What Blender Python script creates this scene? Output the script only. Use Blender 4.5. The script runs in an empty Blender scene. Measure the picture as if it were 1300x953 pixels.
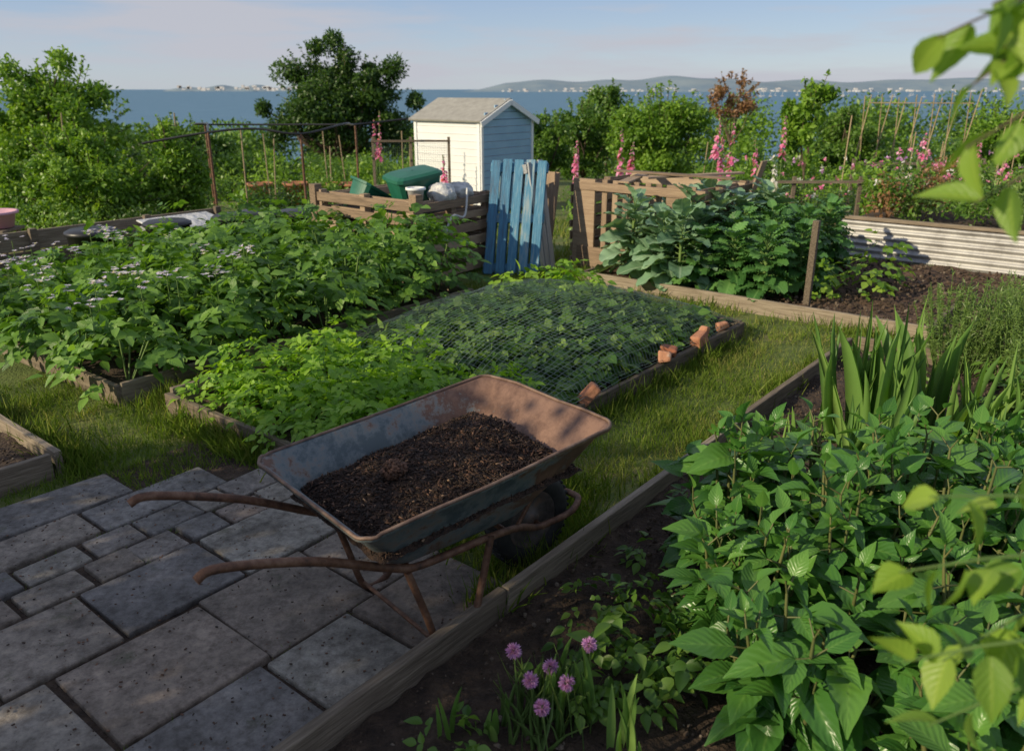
import bpy, math, numpy as np
rng=np.random.default_rng(7)
R=math.radians
sc=bpy.context.scene
def nrm(v):
    v=np.asarray(v,float); n=np.linalg.norm(v,axis=-1,keepdims=True); n[n==0]=1; return v/n
A2=nrm([.624,.781]); B2=np.array([-A2[1],A2[0]]); O2=np.array([-.461,3.08])
A3=np.array([A2[0],A2[1],0]); B3=np.array([B2[0],B2[1],0]); Z3=np.array([0,0,1.])
def ab(a,b,z=0.): return np.array([O2[0]+a*A2[0]+b*B2[0],O2[1]+a*A2[1]+b*B2[1],z])
def toab(x,y):
    dx=x-O2[0];dy=y-O2[1]; return dx*A2[0]+dy*A2[1],dx*B2[0]+dy*B2[1]
def gz(x,y):
    y=np.asarray(y,float)
    return -.07*np.clip(y-9.5,0,None)-.5*np.clip(y-75,0,60)
# ---------------- materials
def newmat(name):
    m=bpy.data.materials.new(name); m.use_nodes=True; nt=m.node_tree
    return m,nt,nt.nodes,nt.links,nt.nodes['Principled BSDF']
def ramp(nd,cols):
    r=nd.new('ShaderNodeValToRGB'); e=r.color_ramp.elements
    while len(e)<len(cols): e.new(.5)
    for i,(p,c) in enumerate(cols): e[i].position=p; e[i].color=(c[0],c[1],c[2],1)
    return r
def surf(name,cols,scale=5,rough=.8,bump=.3,bscale=40,metal=0,coord='obj',stretch=(1,1,1),rndmix=0,detail=5,dist=.01):
    m,nt,nd,lk,bs=newmat(name)
    if coord=='obj':
        tc=nd.new('ShaderNodeTexCoord'); src=tc.outputs['Object']
    else:
        tc=nd.new('ShaderNodeAttribute'); tc.attribute_name='luv'; src=tc.outputs['Vector']
    mp=nd.new('ShaderNodeMapping'); mp.inputs['Scale'].default_value=stretch; lk.new(src,mp.inputs[0])
    n=nd.new('ShaderNodeTexNoise'); n.inputs['Scale'].default_value=scale; n.inputs['Detail'].default_value=detail; n.inputs['Roughness'].default_value=.65
    lk.new(mp.outputs[0],n.inputs[0]); r=ramp(nd,cols)
    if rndmix>0:
        at=nd.new('ShaderNodeAttribute'); at.attribute_name='rnd'
        mm=nd.new('ShaderNodeMix'); mm.inputs[0].default_value=rndmix
        lk.new(n.outputs[0],mm.inputs[2]); lk.new(at.outputs['Fac'],mm.inputs[3]); lk.new(mm.outputs[0],r.inputs[0])
    else: lk.new(n.outputs[0],r.inputs[0])
    lk.new(r.outputs[0],bs.inputs['Base Color'])
    if bump>0:
        n2=nd.new('ShaderNodeTexNoise'); n2.inputs['Scale'].default_value=bscale; n2.inputs['Detail'].default_value=3
        lk.new(mp.outputs[0],n2.inputs[0]); b=nd.new('ShaderNodeBump'); b.inputs['Strength'].default_value=bump; b.inputs['Distance'].default_value=dist
        lk.new(n2.outputs[0],b.inputs['Height']); lk.new(b.outputs[0],bs.inputs['Normal'])
    bs.inputs['Roughness'].default_value=rough; bs.inputs['Metallic'].default_value=metal
    return m
def leafmat(name,c0,c1,c2,trans=.3,rough=.42,vein=.25,spec=.4):
    m,nt,nd,lk,bs=newmat(name)
    at=nd.new('ShaderNodeAttribute'); at.attribute_name='rnd'
    r=ramp(nd,[(0,c0),(.5,c1),(1,c2)]); lk.new(at.outputs['Fac'],r.inputs[0]); col=r.outputs[0]
    if vein>0:
        uv=nd.new('ShaderNodeAttribute'); uv.attribute_name='luv'
        sp=nd.new('ShaderNodeSeparateXYZ'); lk.new(uv.outputs['Vector'],sp.inputs[0])
        ax=nd.new('ShaderNodeMath'); ax.operation='ABSOLUTE'; lk.new(sp.outputs[0],ax.inputs[0])
        ml=nd.new('ShaderNodeMath'); ml.operation='MULTIPLY_ADD'; ml.inputs[1].default_value=-.35; lk.new(ax.outputs[0],ml.inputs[0]); lk.new(sp.outputs[1],ml.inputs[2])
        sn=nd.new('ShaderNodeMath'); sn.operation='MULTIPLY'; sn.inputs[1].default_value=44; lk.new(ml.outputs[0],sn.inputs[0])
        s2=nd.new('ShaderNodeMath'); s2.operation='SINE'; lk.new(sn.outputs[0],s2.inputs[0])
        mr=nd.new('ShaderNodeMapRange'); mr.inputs[1].default_value=0.; mr.inputs[2].default_value=.14; mr.inputs[3].default_value=1; mr.inputs[4].default_value=0
        lk.new(ax.outputs[0],mr.inputs[0])
        mv=nd.new('ShaderNodeMath'); mv.operation='MULTIPLY'; mv.inputs[1].default_value=vein; lk.new(mr.outputs[0],mv.inputs[0])
        mx=nd.new('ShaderNodeMix'); mx.data_type='RGBA'; lk.new(mv.outputs[0],mx.inputs[0]); lk.new(r.outputs[0],mx.inputs[6])
        mx.inputs[7].default_value=(min(1,c2[0]*1.6+.03),min(1,c2[1]*1.4+.03),c2[2]*1.5+.02,1); col=mx.outputs[2]
        bp=nd.new('ShaderNodeBump'); bp.inputs['Strength'].default_value=.25; bp.inputs['Distance'].default_value=.002
        lk.new(s2.outputs[0],bp.inputs['Height']); lk.new(bp.outputs[0],bs.inputs['Normal'])
    lk.new(col,bs.inputs['Base Color'])
    bs.inputs['Roughness'].default_value=rough; bs.inputs['Specular IOR Level'].default_value=spec
    tr=nd.new('ShaderNodeBsdfTranslucent'); 
    g=nd.new('ShaderNodeMix'); g.data_type='RGBA'; g.blend_type='MULTIPLY'; g.inputs[0].default_value=1; g.inputs[7].default_value=(1.9,1.9,.7,1)
    lk.new(col,g.inputs[6]); lk.new(g.outputs[2],tr.inputs[0])
    ms=nd.new('ShaderNodeMixShader'); ms.inputs[0].default_value=trans
    lk.new(bs.outputs[0],ms.inputs[1]); lk.new(tr.outputs[0],ms.inputs[2]); lk.new(ms.outputs[0],nd['Material Output'].inputs[0])
    return m
M={}
M['pot']=leafmat('potato_leaf',(.06,.14,.02),(.115,.24,.032),(.19,.34,.055))
M['bright']=leafmat('bright_leaf',(.12,.24,.02),(.2,.37,.035),(.28,.45,.05),trans=.4)
M['straw']=leafmat('strawberry_leaf',(.045,.12,.02),(.09,.19,.035),(.18,.29,.07))
M['kale']=leafmat('kale_leaf',(.12,.22,.12),(.18,.31,.18),(.28,.42,.27),trans=.15,vein=.5)
M['curly']=leafmat('curly_kale_leaf',(.05,.14,.035),(.09,.22,.055),(.14,.3,.08),trans=.2,vein=.4)
M['dahlia']=leafmat('dahlia_leaf',(.035,.115,.025),(.065,.18,.032),(.12,.26,.045),trans=.25,rough=.32)
M['sword']=leafmat('iris_leaf',(.1,.2,.05),(.15,.28,.065),(.22,.35,.09),vein=.0)
M['herb']=leafmat('herb_leaf',(.1,.17,.05),(.15,.24,.06),(.2,.3,.08),vein=0)
M['dtree']=leafmat('dark_tree_leaf',(.025,.06,.012),(.05,.11,.018),(.09,.17,.028),vein=0)
M['ltree']=leafmat('light_tree_leaf',(.09,.19,.018),(.15,.28,.028),(.24,.37,.05),vein=0)
M['mtree']=leafmat('mid_tree_leaf',(.05,.12,.018),(.095,.19,.027),(.16,.27,.045),vein=0)
M['rtree']=leafmat('copper_leaf',(.18,.1,.05),(.28,.15,.08),(.35,.23,.12),vein=0)
M['near']=leafmat('near_leaf',(.12,.23,.03),(.2,.33,.045),(.3,.42,.07),trans=.45,vein=.3)
M['grass']=leafmat('grass_blade',(.08,.14,.018),(.14,.22,.028),(.3,.29,.1),vein=0,rough=.6,spec=.2)
M['pink']=leafmat('pink_petal',(.6,.13,.33),(.7,.22,.45),(.75,.4,.6),vein=0)
M['white']=leafmat('white_petal',(.6,.58,.62),(.7,.68,.72),(.78,.78,.75),vein=0)
M['lilac']=leafmat('lilac_petal',(.42,.2,.5),(.52,.27,.6),(.65,.42,.72),vein=0)
M['stem']=surf('stem',[(.3,(.08,.15,.03)),(.7,(.14,.22,.05))],rough=.6,bump=0)
M['rstem']=surf('reddish_stem',[(.3,(.08,.1,.03)),(.7,(.14,.14,.045))],rough=.6,bump=0)
M['bark']=surf('bark',[(.3,(.05,.035,.02)),(.7,(.14,.1,.07))],scale=12,bump=.6,rough=.9)
M['soil']=surf('soil',[(.3,(.02,.012,.008)),(.55,(.06,.038,.024)),(.8,(.13,.09,.06))],scale=14,bump=1,bscale=60,rough=.95,dist=.02)
M['soilred']=surf('soil_tilled',[(.3,(.045,.025,.016)),(.55,(.11,.065,.04)),(.8,(.19,.115,.075))],scale=9,bump=1,bscale=50,rough=.95,dist=.02)
M['timber']=surf('weathered_timber',[(.25,(.06,.045,.03)),(.5,(.18,.14,.1)),(.75,(.34,.28,.21))],scale=4,coord='luv',stretch=(1.2,18,18),rndmix=.25,bump=.5,bscale=9,rough=.85)
M['pallet']=surf('pallet_wood',[(.25,(.13,.09,.06)),(.5,(.3,.21,.14)),(.8,(.45,.35,.24))],scale=4,coord='luv',stretch=(1.2,18,18),rndmix=.35,bump=.5,bscale=9,rough=.8)
M['blue']=surf('blue_pallet_paint',[(.25,(.07,.1,.14)),(.4,(.05,.17,.3)),(.55,(.08,.26,.41)),(.68,(.3,.38,.41))],scale=4,coord='luv',stretch=(1.2,14,14),rndmix=.2,bump=.5,bscale=9,rough=.6)
M['grey']=surf('greyed_wood',[(.25,(.2,.2,.2)),(.5,(.35,.36,.37)),(.8,(.5,.52,.53))],scale=4,coord='luv',stretch=(1.2,14,14),rndmix=.2,bump=.4,bscale=9,rough=.7)
M['rust']=surf('rusty_tube',[(.3,(.05,.025,.016)),(.5,(.14,.065,.036)),(.72,(.24,.14,.09))],scale=25,bump=.4,bscale=120,rough=.65,metal=.2,dist=.003)
M['rim']=surf('rusty_rim',[(.3,(.08,.05,.04)),(.5,(.17,.105,.075)),(.72,(.25,.18,.14))],scale=18,bump=.4,bscale=120,rough=.6,metal=.2,dist=.003)
M['disc']=surf('wheel_disc_metal',[(.3,(.05,.04,.035)),(.55,(.12,.1,.09)),(.75,(.2,.12,.08))],scale=22,bump=.3,rough=.6,metal=.3,dist=.003)
M['rubber']=surf('tyre_rubber',[(.3,(.012,.012,.012)),(.7,(.035,.033,.03))],scale=20,rough=.75)
M['compost']=surf('compost',[(.3,(.014,.008,.006)),(.55,(.04,.021,.013)),(.8,(.09,.05,.03))],scale=50,bump=1,bscale=110,rough=.9,dist=.012)
M['chip']=surf('bark_chip',[(0.1,(.015,.009,.006)),(.45,(.075,.037,.021)),(.75,(.2,.1,.06)),(1,(.42,.28,.17))],coord='luv',scale=3,rndmix=.8,rough=.8,bump=0)
M['gravel']=surf('clods',[(0.1,(.03,.02,.012)),(.6,(.09,.06,.04)),(1,(.22,.18,.14))],coord='luv',scale=3,rndmix=.8,rough=.9,bump=0)
M['brick']=surf('old_brick',[(.3,(.3,.11,.06)),(.6,(.45,.22,.13)),(.8,(.55,.45,.38))],scale=12,coord='luv',rndmix=.3,rough=.9,bump=.6)
M['whitepaint']=surf('white_paint',[(.3,(.76,.77,.78)),(.7,(.82,.83,.84))],scale=3,rough=.5,bump=.1)
M['bluepaint']=surf('pale_blue_paint',[(.3,(.27,.45,.64)),(.7,(.35,.53,.71))],scale=3,rough=.5,bump=.1)
M['felt']=surf('roof_felt',[(.3,(.25,.24,.22)),(.7,(.36,.35,.32))],scale=8,rough=.9)
M['greenplastic']=surf('green_plastic',[(.3,(.012,.1,.06)),(.7,(.02,.14,.09))],scale=5,rough=.4,bump=.05)
M['blackplastic']=surf('black_plastic',[(.3,(.012,.012,.014)),(.7,(.03,.03,.034))],scale=5,rough=.4,bump=.05)
M['sack']=surf('plastic_sack',[(.3,(.4,.4,.4)),(.7,(.7,.7,.7))],scale=7,rough=.45,bump=1,bscale=9,dist=.04)
M['galv']=surf('galvanised_corrugated',[(.3,(.25,.24,.23)),(.5,(.42,.41,.4)),(.75,(.52,.51,.49))],scale=4,rough=.5,metal=.3,bump=.1)
M['terra']=surf('terracotta',[(.3,(.3,.12,.06)),(.7,(.4,.18,.1))],scale=6)
M['cane']=surf('bamboo_cane',[(.3,(.28,.2,.12)),(.7,(.42,.33,.2))],scale=6,bump=0)
M['net']=surf('net_twine',[(.3,(.07,.1,.09)),(.7,(.1,.14,.12))],rough=.35,bump=0)  # twine lightened, so the colour carries the net's sheen
M['house']=surf('house_walls',[(.3,(.5,.45,.42)),(.7,(.75,.73,.72))],scale=.01,rough=.8,bump=0)
m,nt,nd,lk,bs=newmat('stone_slab'); tc=nd.new('ShaderNodeTexCoord'); at=nd.new('ShaderNodeAttribute'); at.attribute_name='rnd'
r0=ramp(nd,[(0,(.16,.15,.15)),(.25,(.25,.24,.235)),(.45,(.26,.2,.165)),(.62,(.21,.165,.135)),(.8,(.32,.3,.27)),(1,(.23,.175,.14))]); lk.new(at.outputs['Fac'],r0.inputs[0])
n=nd.new('ShaderNodeTexNoise'); n.inputs['Scale'].default_value=3.2; n.inputs['Detail'].default_value=9; n.inputs['Roughness'].default_value=.74; lk.new(tc.outputs['Object'],n.inputs[0])
r1=ramp(nd,[(.3,(.3,.27,.24)),(.45,(.78,.75,.7)),(.58,(1.12,1.08,1.02)),(.7,(1.6,1.54,1.44))]); lk.new(n.outputs[0],r1.inputs[0])
mx=nd.new('ShaderNodeMix'); mx.data_type='RGBA'; mx.blend_type='MULTIPLY'; mx.inputs[0].default_value=1; lk.new(r0.outputs[0],mx.inputs[6]); lk.new(r1.outputs[0],mx.inputs[7])
n2=nd.new('ShaderNodeTexNoise'); n2.inputs['Scale'].default_value=28; n2.inputs['Detail'].default_value=6; n2.inputs['Roughness'].default_value=.75; lk.new(tc.outputs['Object'],n2.inputs[0])
r2=ramp(nd,[(.35,(.5,.47,.44)),(.55,(1,1,1)),(.7,(1.3,1.3,1.22))]); lk.new(n2.outputs[0],r2.inputs[0])
m2=nd.new('ShaderNodeMix'); m2.data_type='RGBA'; m2.blend_type='MULTIPLY'; m2.inputs[0].default_value=1; lk.new(mx.outputs[2],m2.inputs[6]); lk.new(r2.outputs[0],m2.inputs[7])
# moss patches
n4=nd.new('ShaderNodeTexNoise'); n4.inputs['Scale'].default_value=6; n4.inputs['Detail'].default_value=7; n4.inputs['Roughness'].default_value=.8; mp4=nd.new('ShaderNodeMapping'); mp4.inputs['Location'].default_value=(3,7,1); lk.new(tc.outputs['Object'],mp4.inputs[0]); lk.new(mp4.outputs[0],n4.inputs[0])
r4=ramp(nd,[(.58,(0,0,0)),(.7,(.75,.75,.75))]); lk.new(n4.outputs[0],r4.inputs[0]); m5=nd.new('ShaderNodeMix'); m5.data_type='RGBA'; lk.new(r4.outputs[0],m5.inputs[0]); lk.new(m2.outputs[2],m5.inputs[6]); m5.inputs[7].default_value=(.07,.075,.035,1)
lk.new(m5.outputs[2],bs.inputs['Base Color'])
b=nd.new('ShaderNodeBump'); b.inputs['Strength'].default_value=.9; b.inputs['Distance'].default_value=.008; lk.new(n2.outputs[0],b.inputs['Height']); lk.new(b.outputs[0],bs.inputs['Normal']); bs.inputs['Roughness'].default_value=.7
M['slab']=m
m,nt,nd,lk,bs=newmat('barrow_tray_metal')
tc=nd.new('ShaderNodeTexCoord'); sp=nd.new('ShaderNodeSeparateXYZ'); lk.new(tc.outputs['Object'],sp.inputs[0])
n=nd.new('ShaderNodeTexNoise'); n.inputs['Scale'].default_value=9; n.inputs['Detail'].default_value=10; n.inputs['Roughness'].default_value=.75; lk.new(tc.outputs['Object'],n.inputs[0])
mr=nd.new('ShaderNodeMapRange'); mr.inputs[1].default_value=.0; mr.inputs[2].default_value=.42; mr.inputs[3].default_value=-.03; mr.inputs[4].default_value=.2; lk.new(sp.outputs[0],mr.inputs[0])
ad=nd.new('ShaderNodeMath'); ad.operation='ADD'; lk.new(n.outputs[0],ad.inputs[0]); lk.new(mr.outputs[0],ad.inputs[1])
r=ramp(nd,[(.4,(.075,.1,.11)),(.49,(.15,.175,.18)),(.55,(.19,.165,.145)),(.6,(.13,.07,.048)),(.78,(.25,.145,.1))]); lk.new(ad.outputs[0],r.inputs[0]); lk.new(r.outputs[0],bs.inputs['Base Color'])
bs.inputs['Roughness'].default_value=.5; bs.inputs['Metallic'].default_value=.2
b=nd.new('ShaderNodeBump'); b.inputs['Strength'].default_value=.3; b.inputs['Distance'].default_value=.004; n3=nd.new('ShaderNodeTexNoise'); n3.inputs['Scale'].default_value=60; n3.inputs['Detail'].default_value=6; lk.new(tc.outputs['Object'],n3.inputs[0]); lk.new(n3.outputs[0],b.inputs['Height']); lk.new(b.outputs[0],bs.inputs['Normal'])
M['tray']=m
m,nt,nd,lk,bs=newmat('ground_grass'); tc=nd.new('ShaderNodeTexCoord')
n=nd.new('ShaderNodeTexNoise'); n.inputs['Scale'].default_value=1.6; n.inputs['Detail'].default_value=8; n.inputs['Roughness'].default_value=.7; lk.new(tc.outputs['Object'],n.inputs[0])
r=ramp(nd,[(.3,(.06,.09,.016)),(.5,(.11,.15,.03)),(.62,(.18,.17,.06)),(.75,(.2,.16,.09))]); lk.new(n.outputs[0],r.inputs[0]); lk.new(r.outputs[0],bs.inputs['Base Color'])
n3=nd.new('ShaderNodeTexNoise'); n3.inputs['Scale'].default_value=70; n3.inputs['Detail'].default_value=3; lk.new(tc.outputs['Object'],n3.inputs[0])
b=nd.new('ShaderNodeBump'); b.inputs['Strength'].default_value=.8; b.inputs['Distance'].default_value=.02; lk.new(n3.outputs[0],b.inputs['Height']); lk.new(b.outputs[0],bs.inputs['Normal']); bs.inputs['Roughness'].default_value=.95
M['ground']=m
m,nt,nd,lk,bs=newmat('sea_water'); tc=nd.new('ShaderNodeTexCoord'); mp=nd.new('ShaderNodeMapping'); mp.inputs['Scale'].default_value=(.02,.08,1); lk.new(tc.outputs['Object'],mp.inputs[0])
n=nd.new('ShaderNodeTexNoise'); n.inputs['Scale'].default_value=1; n.inputs['Detail'].default_value=8; lk.new(mp.outputs[0],n.inputs[0])
r=ramp(nd,[(.3,(.075,.17,.26)),(.7,(.12,.23,.33))]); lk.new(n.outputs[0],r.inputs[0]); lk.new(r.outputs[0],bs.inputs['Base Color'])  # water colour lightened and dulled to hold the distance haze
b=nd.new('ShaderNodeBump'); b.inputs['Strength'].default_value=1; b.inputs['Distance'].default_value=3; lk.new(n.outputs[0],b.inputs['Height']); lk.new(b.outputs[0],bs.inputs['Normal']); bs.inputs['Roughness'].default_value=.55; bs.inputs['Specular IOR Level'].default_value=.25
M['sea']=m
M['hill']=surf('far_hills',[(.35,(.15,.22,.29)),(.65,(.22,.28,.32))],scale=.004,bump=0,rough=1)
# ---------------- mesh builder
def leaf_t(n=3,c=1,shape='ovate',fold=.3,curl=.18,ruffle=0,freq=14,serr=0):
    V=[];U=[];F=[]
    for i in range(n+1):
        t=i/n
        if shape=='ovate': w=math.sin(math.pi*min(1,max(.02,t))**.72)
        elif shape=='round': w=math.sqrt(max(0,1-(2*t-1.05)**2))*.95+.05 if t>.18 else .12
        elif shape=='sword': w=min(1,1.25*(1-t)**.5+.02)*(.75+.25*min(1,t*4))
        elif shape=='blade': w=1-t*.95
        w=max(w,.05)
        if serr and 0<i<n: w*=1+(serr if i%2 else -serr)
        for j in range(-c,c+1):
            q=j/c
            z=fold*abs(q)*.5*w*.5-curl*t*t+ruffle*abs(q)**1.5*math.sin(t*freq+(1.7 if j>0 else 0))
            V.append((q*.5*w,t,z)); U.append((q,t,0))
    k=2*c+1
    for i in range(n):
        for j in range(k-1): F.append((i*k+j,i*k+j+1,(i+1)*k+j+1,(i+1)*k+j))
    return np.array(V),np.array(F),np.array(U,float)
def box_t():
    V=np.array([(x,y,z) for x in(-.5,.5) for y in(-.5,.5) for z in(-.5,.5)],float)
    F=np.array([(0,1,3,2),(4,6,7,5),(0,4,5,1),(2,3,7,6),(0,2,6,4),(1,5,7,3)]); return V,F,V.copy()
def ball_t(n=3,jit=0):
    V=[];F=[];idx={}
    def g(p):
        k=tuple(np.round(p,4))
        if k not in idx: idx[k]=len(V); V.append(k)
        return idx[k]
    for ax in range(3):
        for s in(-1,1):
            for i in range(n):
                for j in range(n):
                    q=[]
                    for di,dj in((0,0),(1,0),(1,1),(0,1)):
                        p=np.zeros(3); p[ax]=s; p[(ax+1)%3]=-1+2*(i+di)/n; p[(ax+2)%3]=-1+2*(j+dj)/n; q.append(g(p))
                    F.append(q if s>0 else q[::-1])
    V=nrm(np.array(V,float))*.5
    if jit: V*=1+np.random.default_rng(3).uniform(-jit,jit,(len(V),1))
    return V,np.array(F),V.copy()
LT=leaf_t(3,1); LT2=leaf_t(2,1); LHI=leaf_t(11,2,fold=.45,curl=.3,serr=.035); LK=leaf_t(12,3,'round',fold=.5,curl=.4,ruffle=.045,freq=20)
LC=leaf_t(14,3,'round',fold=.4,curl=.45,ruffle=.11,freq=38); LS=leaf_t(6,1,'sword',fold=.5,curl=.12); LG=leaf_t(2,1,'blade',fold=.3,curl=.25); LN=leaf_t(1,1,'blade',fold=0,curl=.1)
LM=leaf_t(6,2,fold=.4,curl=.28)
BX=box_t(); BALL=ball_t(3); ROCK=ball_t(2,.25)
class MB:
    def __init__(s): s.V=[];s.F=[];s.U=[];s.Rn=[];s.Mi=[];s.n=0
    def raw(s,V,F,U,Rn,mi):
        s.V.append(V);s.F.append(F+s.n);s.U.append(U);s.Rn.append(Rn);s.Mi.append(np.full(len(F),mi));s.n+=len(V)
    def inst(s,T,P,D,N,L,W,Zs=None,rnd=None,mi=0):
        tv,tf,tu=T; P=np.atleast_2d(P).astype(float); n=max(len(P),len(np.atleast_2d(D)),len(np.atleast_2d(N)))
        if len(P)==0: return
        P=np.broadcast_to(P,(n,3))
        D=nrm(np.broadcast_to(D,(n,3))); N=np.broadcast_to(N,(n,3)); X=nrm(np.cross(D,N)+1e-9); N=np.cross(X,D)
        L=np.broadcast_to(L,(n,)).astype(float);W=np.broadcast_to(W,(n,)).astype(float);Zs=L if Zs is None else np.broadcast_to(Zs,(n,))
        if rnd is None: rnd=rng.random(n)
        rnd=np.broadcast_to(rnd,(n,))
        V=P[:,None]+tv[None,:,0:1]*(W[:,None]*X)[:,None]+tv[None,:,1:2]*(L[:,None]*D)[:,None]+tv[None,:,2:3]*(np.asarray(Zs)[:,None]*N)[:,None]
        K=len(tv); F=(tf[None]+(np.arange(n)*K)[:,None,None]).reshape(-1,4)
        U=np.broadcast_to(tu[None],(n,K,3)).reshape(-1,3)
        s.raw(V.reshape(-1,3),F,U,np.repeat(rnd,K),mi)
    def box(s,c,ax,ay,dims,mi=0,rnd=None,az=None):
        ax=nrm(ax);ay=nrm(ay); az=np.cross(ax,ay) if az is None else az
        r=rng.random() if rnd is None else rnd; tv,tf,_=BX; d=np.array(dims,float); lv=tv*d
        V=np.asarray(c,float)+lv[:,0:1]*ax+lv[:,1:2]*ay+lv[:,2:3]*az
        s.raw(V,tf,lv+r*37,np.full(8,r),mi)
    def tube(s,pts,rad,k=6,mi=0,smooth=0,rnd=None):
        P=np.array(pts,float)
        if smooth:
            Q=[]
            for i in range(len(P)-1):
                p0=P[max(i-1,0)];p1=P[i];p2=P[i+1];p3=P[min(i+2,len(P)-1)]
                for t in np.linspace(0,1,smooth,endpoint=False): Q.append(.5*((2*p1)+(-p0+p2)*t+(2*p0-5*p1+4*p2-p3)*t*t+(-p0+3*p1-3*p2+p3)*t**3))
            Q.append(P[-1]); 
            rad=np.interp(np.linspace(0,1,len(Q)),np.linspace(0,1,len(P)),np.broadcast_to(rad,(len(P),))); P=np.array(Q)
        n=len(P); rad=np.broadcast_to(rad,(n,)); T=nrm(np.gradient(P,axis=0)); ref=np.array([.13,.2,.97]) if abs(T[0][2])<.8 else np.array([1,.1,.05])
        X=nrm(np.cross(T,ref)); Y=np.cross(T,X); a=np.arange(k)*2*math.pi/k
        V=P[:,None]+(np.cos(a)[None,:,None]*X[:,None]+np.sin(a)[None,:,None]*Y[:,None])*rad[:,None,None]
        F=[]
        for i in range(n-1):
            for j in range(k): F.append((i*k+j,i*k+(j+1)%k,(i+1)*k+(j+1)%k,(i+1)*k+j))
        V=V.reshape(-1,3); r=rng.random() if rnd is None else rnd
        s.raw(V,np.array(F),V.copy(),np.full(len(V),r),mi)
        if k>=6 and k%2==0:
            for e,c in((0,P[0]),((n-1)*k,P[-1])):
                VV=np.vstack([V[e:e+k],c]); FF=np.array([(j,(j+1)%k,(j+2)%k,k) for j in range(0,k,2)]); s.raw(VV,FF,VV.copy(),np.full(k+1,r),mi)
    def build(s,name,mats,parent=None,smooth=True,bevel=0):
        V=np.vstack(s.V);F=np.vstack(s.F);me=bpy.data.meshes.new(name)
        me.vertices.add(len(V)); me.vertices.foreach_set('co',V.astype(np.float32).ravel())
        me.loops.add(F.size); me.loops.foreach_set('vertex_index',F.astype(np.int32).ravel())
        me.polygons.add(len(F)); me.polygons.foreach_set('loop_start',np.arange(0,F.size,4,dtype=np.int32))
        for mm in mats: me.materials.append(mm)
        me.polygons.foreach_set('material_index',np.concatenate(s.Mi).astype(np.int32))
        me.update(calc_edges=True)
        me.polygons.foreach_set('use_smooth',np.full(len(F),smooth))
        a=me.attributes.new('rnd','FLOAT','POINT'); a.data.foreach_set('value',np.concatenate(s.Rn).astype(np.float32))
        a=me.attributes.new('luv','FLOAT_VECTOR','POINT'); a.data.foreach_set('vector',np.vstack(s.U).astype(np.float32).ravel())
        me.validate()
        o=bpy.data.objects.new(name,me); sc.collection.objects.link(o)
        if bevel:
            bm=o.modifiers.new('bevel','BEVEL'); bm.width=bevel; bm.segments=2; bm.limit_method='ANGLE'
        if parent: o.parent=parent
        return o
def empty(name,loc=(0,0,0),rz=0):
    e=bpy.data.objects.new(name,None); sc.collection.objects.link(e); e.location=loc; e.rotation_euler=(0,0,rz); return e
def fixp(o,e):
    o.parent=e; o.location=tuple(-x for x in e.location)
def rdir(n,up=0,j=1):
    v=rng.normal(size=(n,3))*j; v[:,2]+=up; return nrm(v)
def fbm(x,y,s,seed=0):
    r=np.random.default_rng(seed); z=0
    for k in range(5):
        f=s*1.9**k; a=r.uniform(0,6.28,4); z=z+(np.sin(x*f+a[0]+1.3*np.sin(y*f*.7+a[1]))*np.sin(y*f*1.1+a[2]+1.1*np.sin(x*f*.8+a[3])))/1.7**k
    return z/2
def gridmesh(name,xs,ys,fn,mat,parent=None):
    X,Y=np.meshgrid(xs,ys); P=fn(X.ravel(),Y.ravel()); nx=len(xs);ny=len(ys)
    i=np.arange(nx-1)[None]+np.arange(ny-1)[:,None]*nx; i=i.ravel()
    F=np.stack([i,i+1,i+nx+1,i+nx],1); b=MB(); b.raw(P,F,P.copy(),np.full(len(P),.5),0); return b.build(name,[mat],parent)
# ---------------- ground, sea, hills
xs=np.concatenate([-np.geomspace(400,12,20),np.linspace(-11,14,60),np.geomspace(16,400,20)])
ys=np.concatenate([np.linspace(-30,0,8),np.linspace(.5,14,50),np.geomspace(15,140,40)])
gridmesh('ground',xs,ys,lambda x,y:np.stack([x,y,gz(x,y)-.008+.006*fbm(x,y,1.3,5)*(y<30)],1),M['ground'])
gridmesh('sea',np.linspace(-40000,40000,30),np.concatenate([[120],np.geomspace(300,45000,30)]),lambda x,y:np.stack([x,y,np.full_like(x,-22)],1),M['sea'])
def ridge(name,x0,x1,y,hf,depth=1500):
    n=120; x=np.linspace(x0,x1,n); t=np.linspace(0,1,n); h=hf(t)
    rows=[np.stack([x,np.full(n,y),np.full(n,-24.)],1),np.stack([x,np.full(n,y+depth*.3),h*.7-22],1),np.stack([x,np.full(n,y+depth),h-22],1)]
    P=np.vstack(rows);F=[]
    for rr in range(2):
        for i in range(n-1): F.append((rr*n+i,rr*n+i+1,(rr+1)*n+i+1,(rr+1)*n+i))
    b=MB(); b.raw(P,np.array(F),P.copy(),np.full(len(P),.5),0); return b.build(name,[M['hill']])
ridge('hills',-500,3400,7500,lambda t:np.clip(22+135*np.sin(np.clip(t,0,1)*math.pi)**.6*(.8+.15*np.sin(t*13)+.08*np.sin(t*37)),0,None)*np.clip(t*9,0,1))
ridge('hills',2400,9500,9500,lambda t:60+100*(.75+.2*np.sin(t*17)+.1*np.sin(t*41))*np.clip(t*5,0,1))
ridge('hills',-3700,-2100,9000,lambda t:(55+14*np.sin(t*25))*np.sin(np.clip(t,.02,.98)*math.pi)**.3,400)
b=MB()
for i in range(170):
    x=rng.uniform(-200,5600); w=rng.uniform(12,32); b.box((x,7450-rng.random()*100,-14+rng.uniform(-4,24)*(rng.random()<.7)),(1,0,0),(0,1,0),(w,20,rng.uniform(8,14)))
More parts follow.
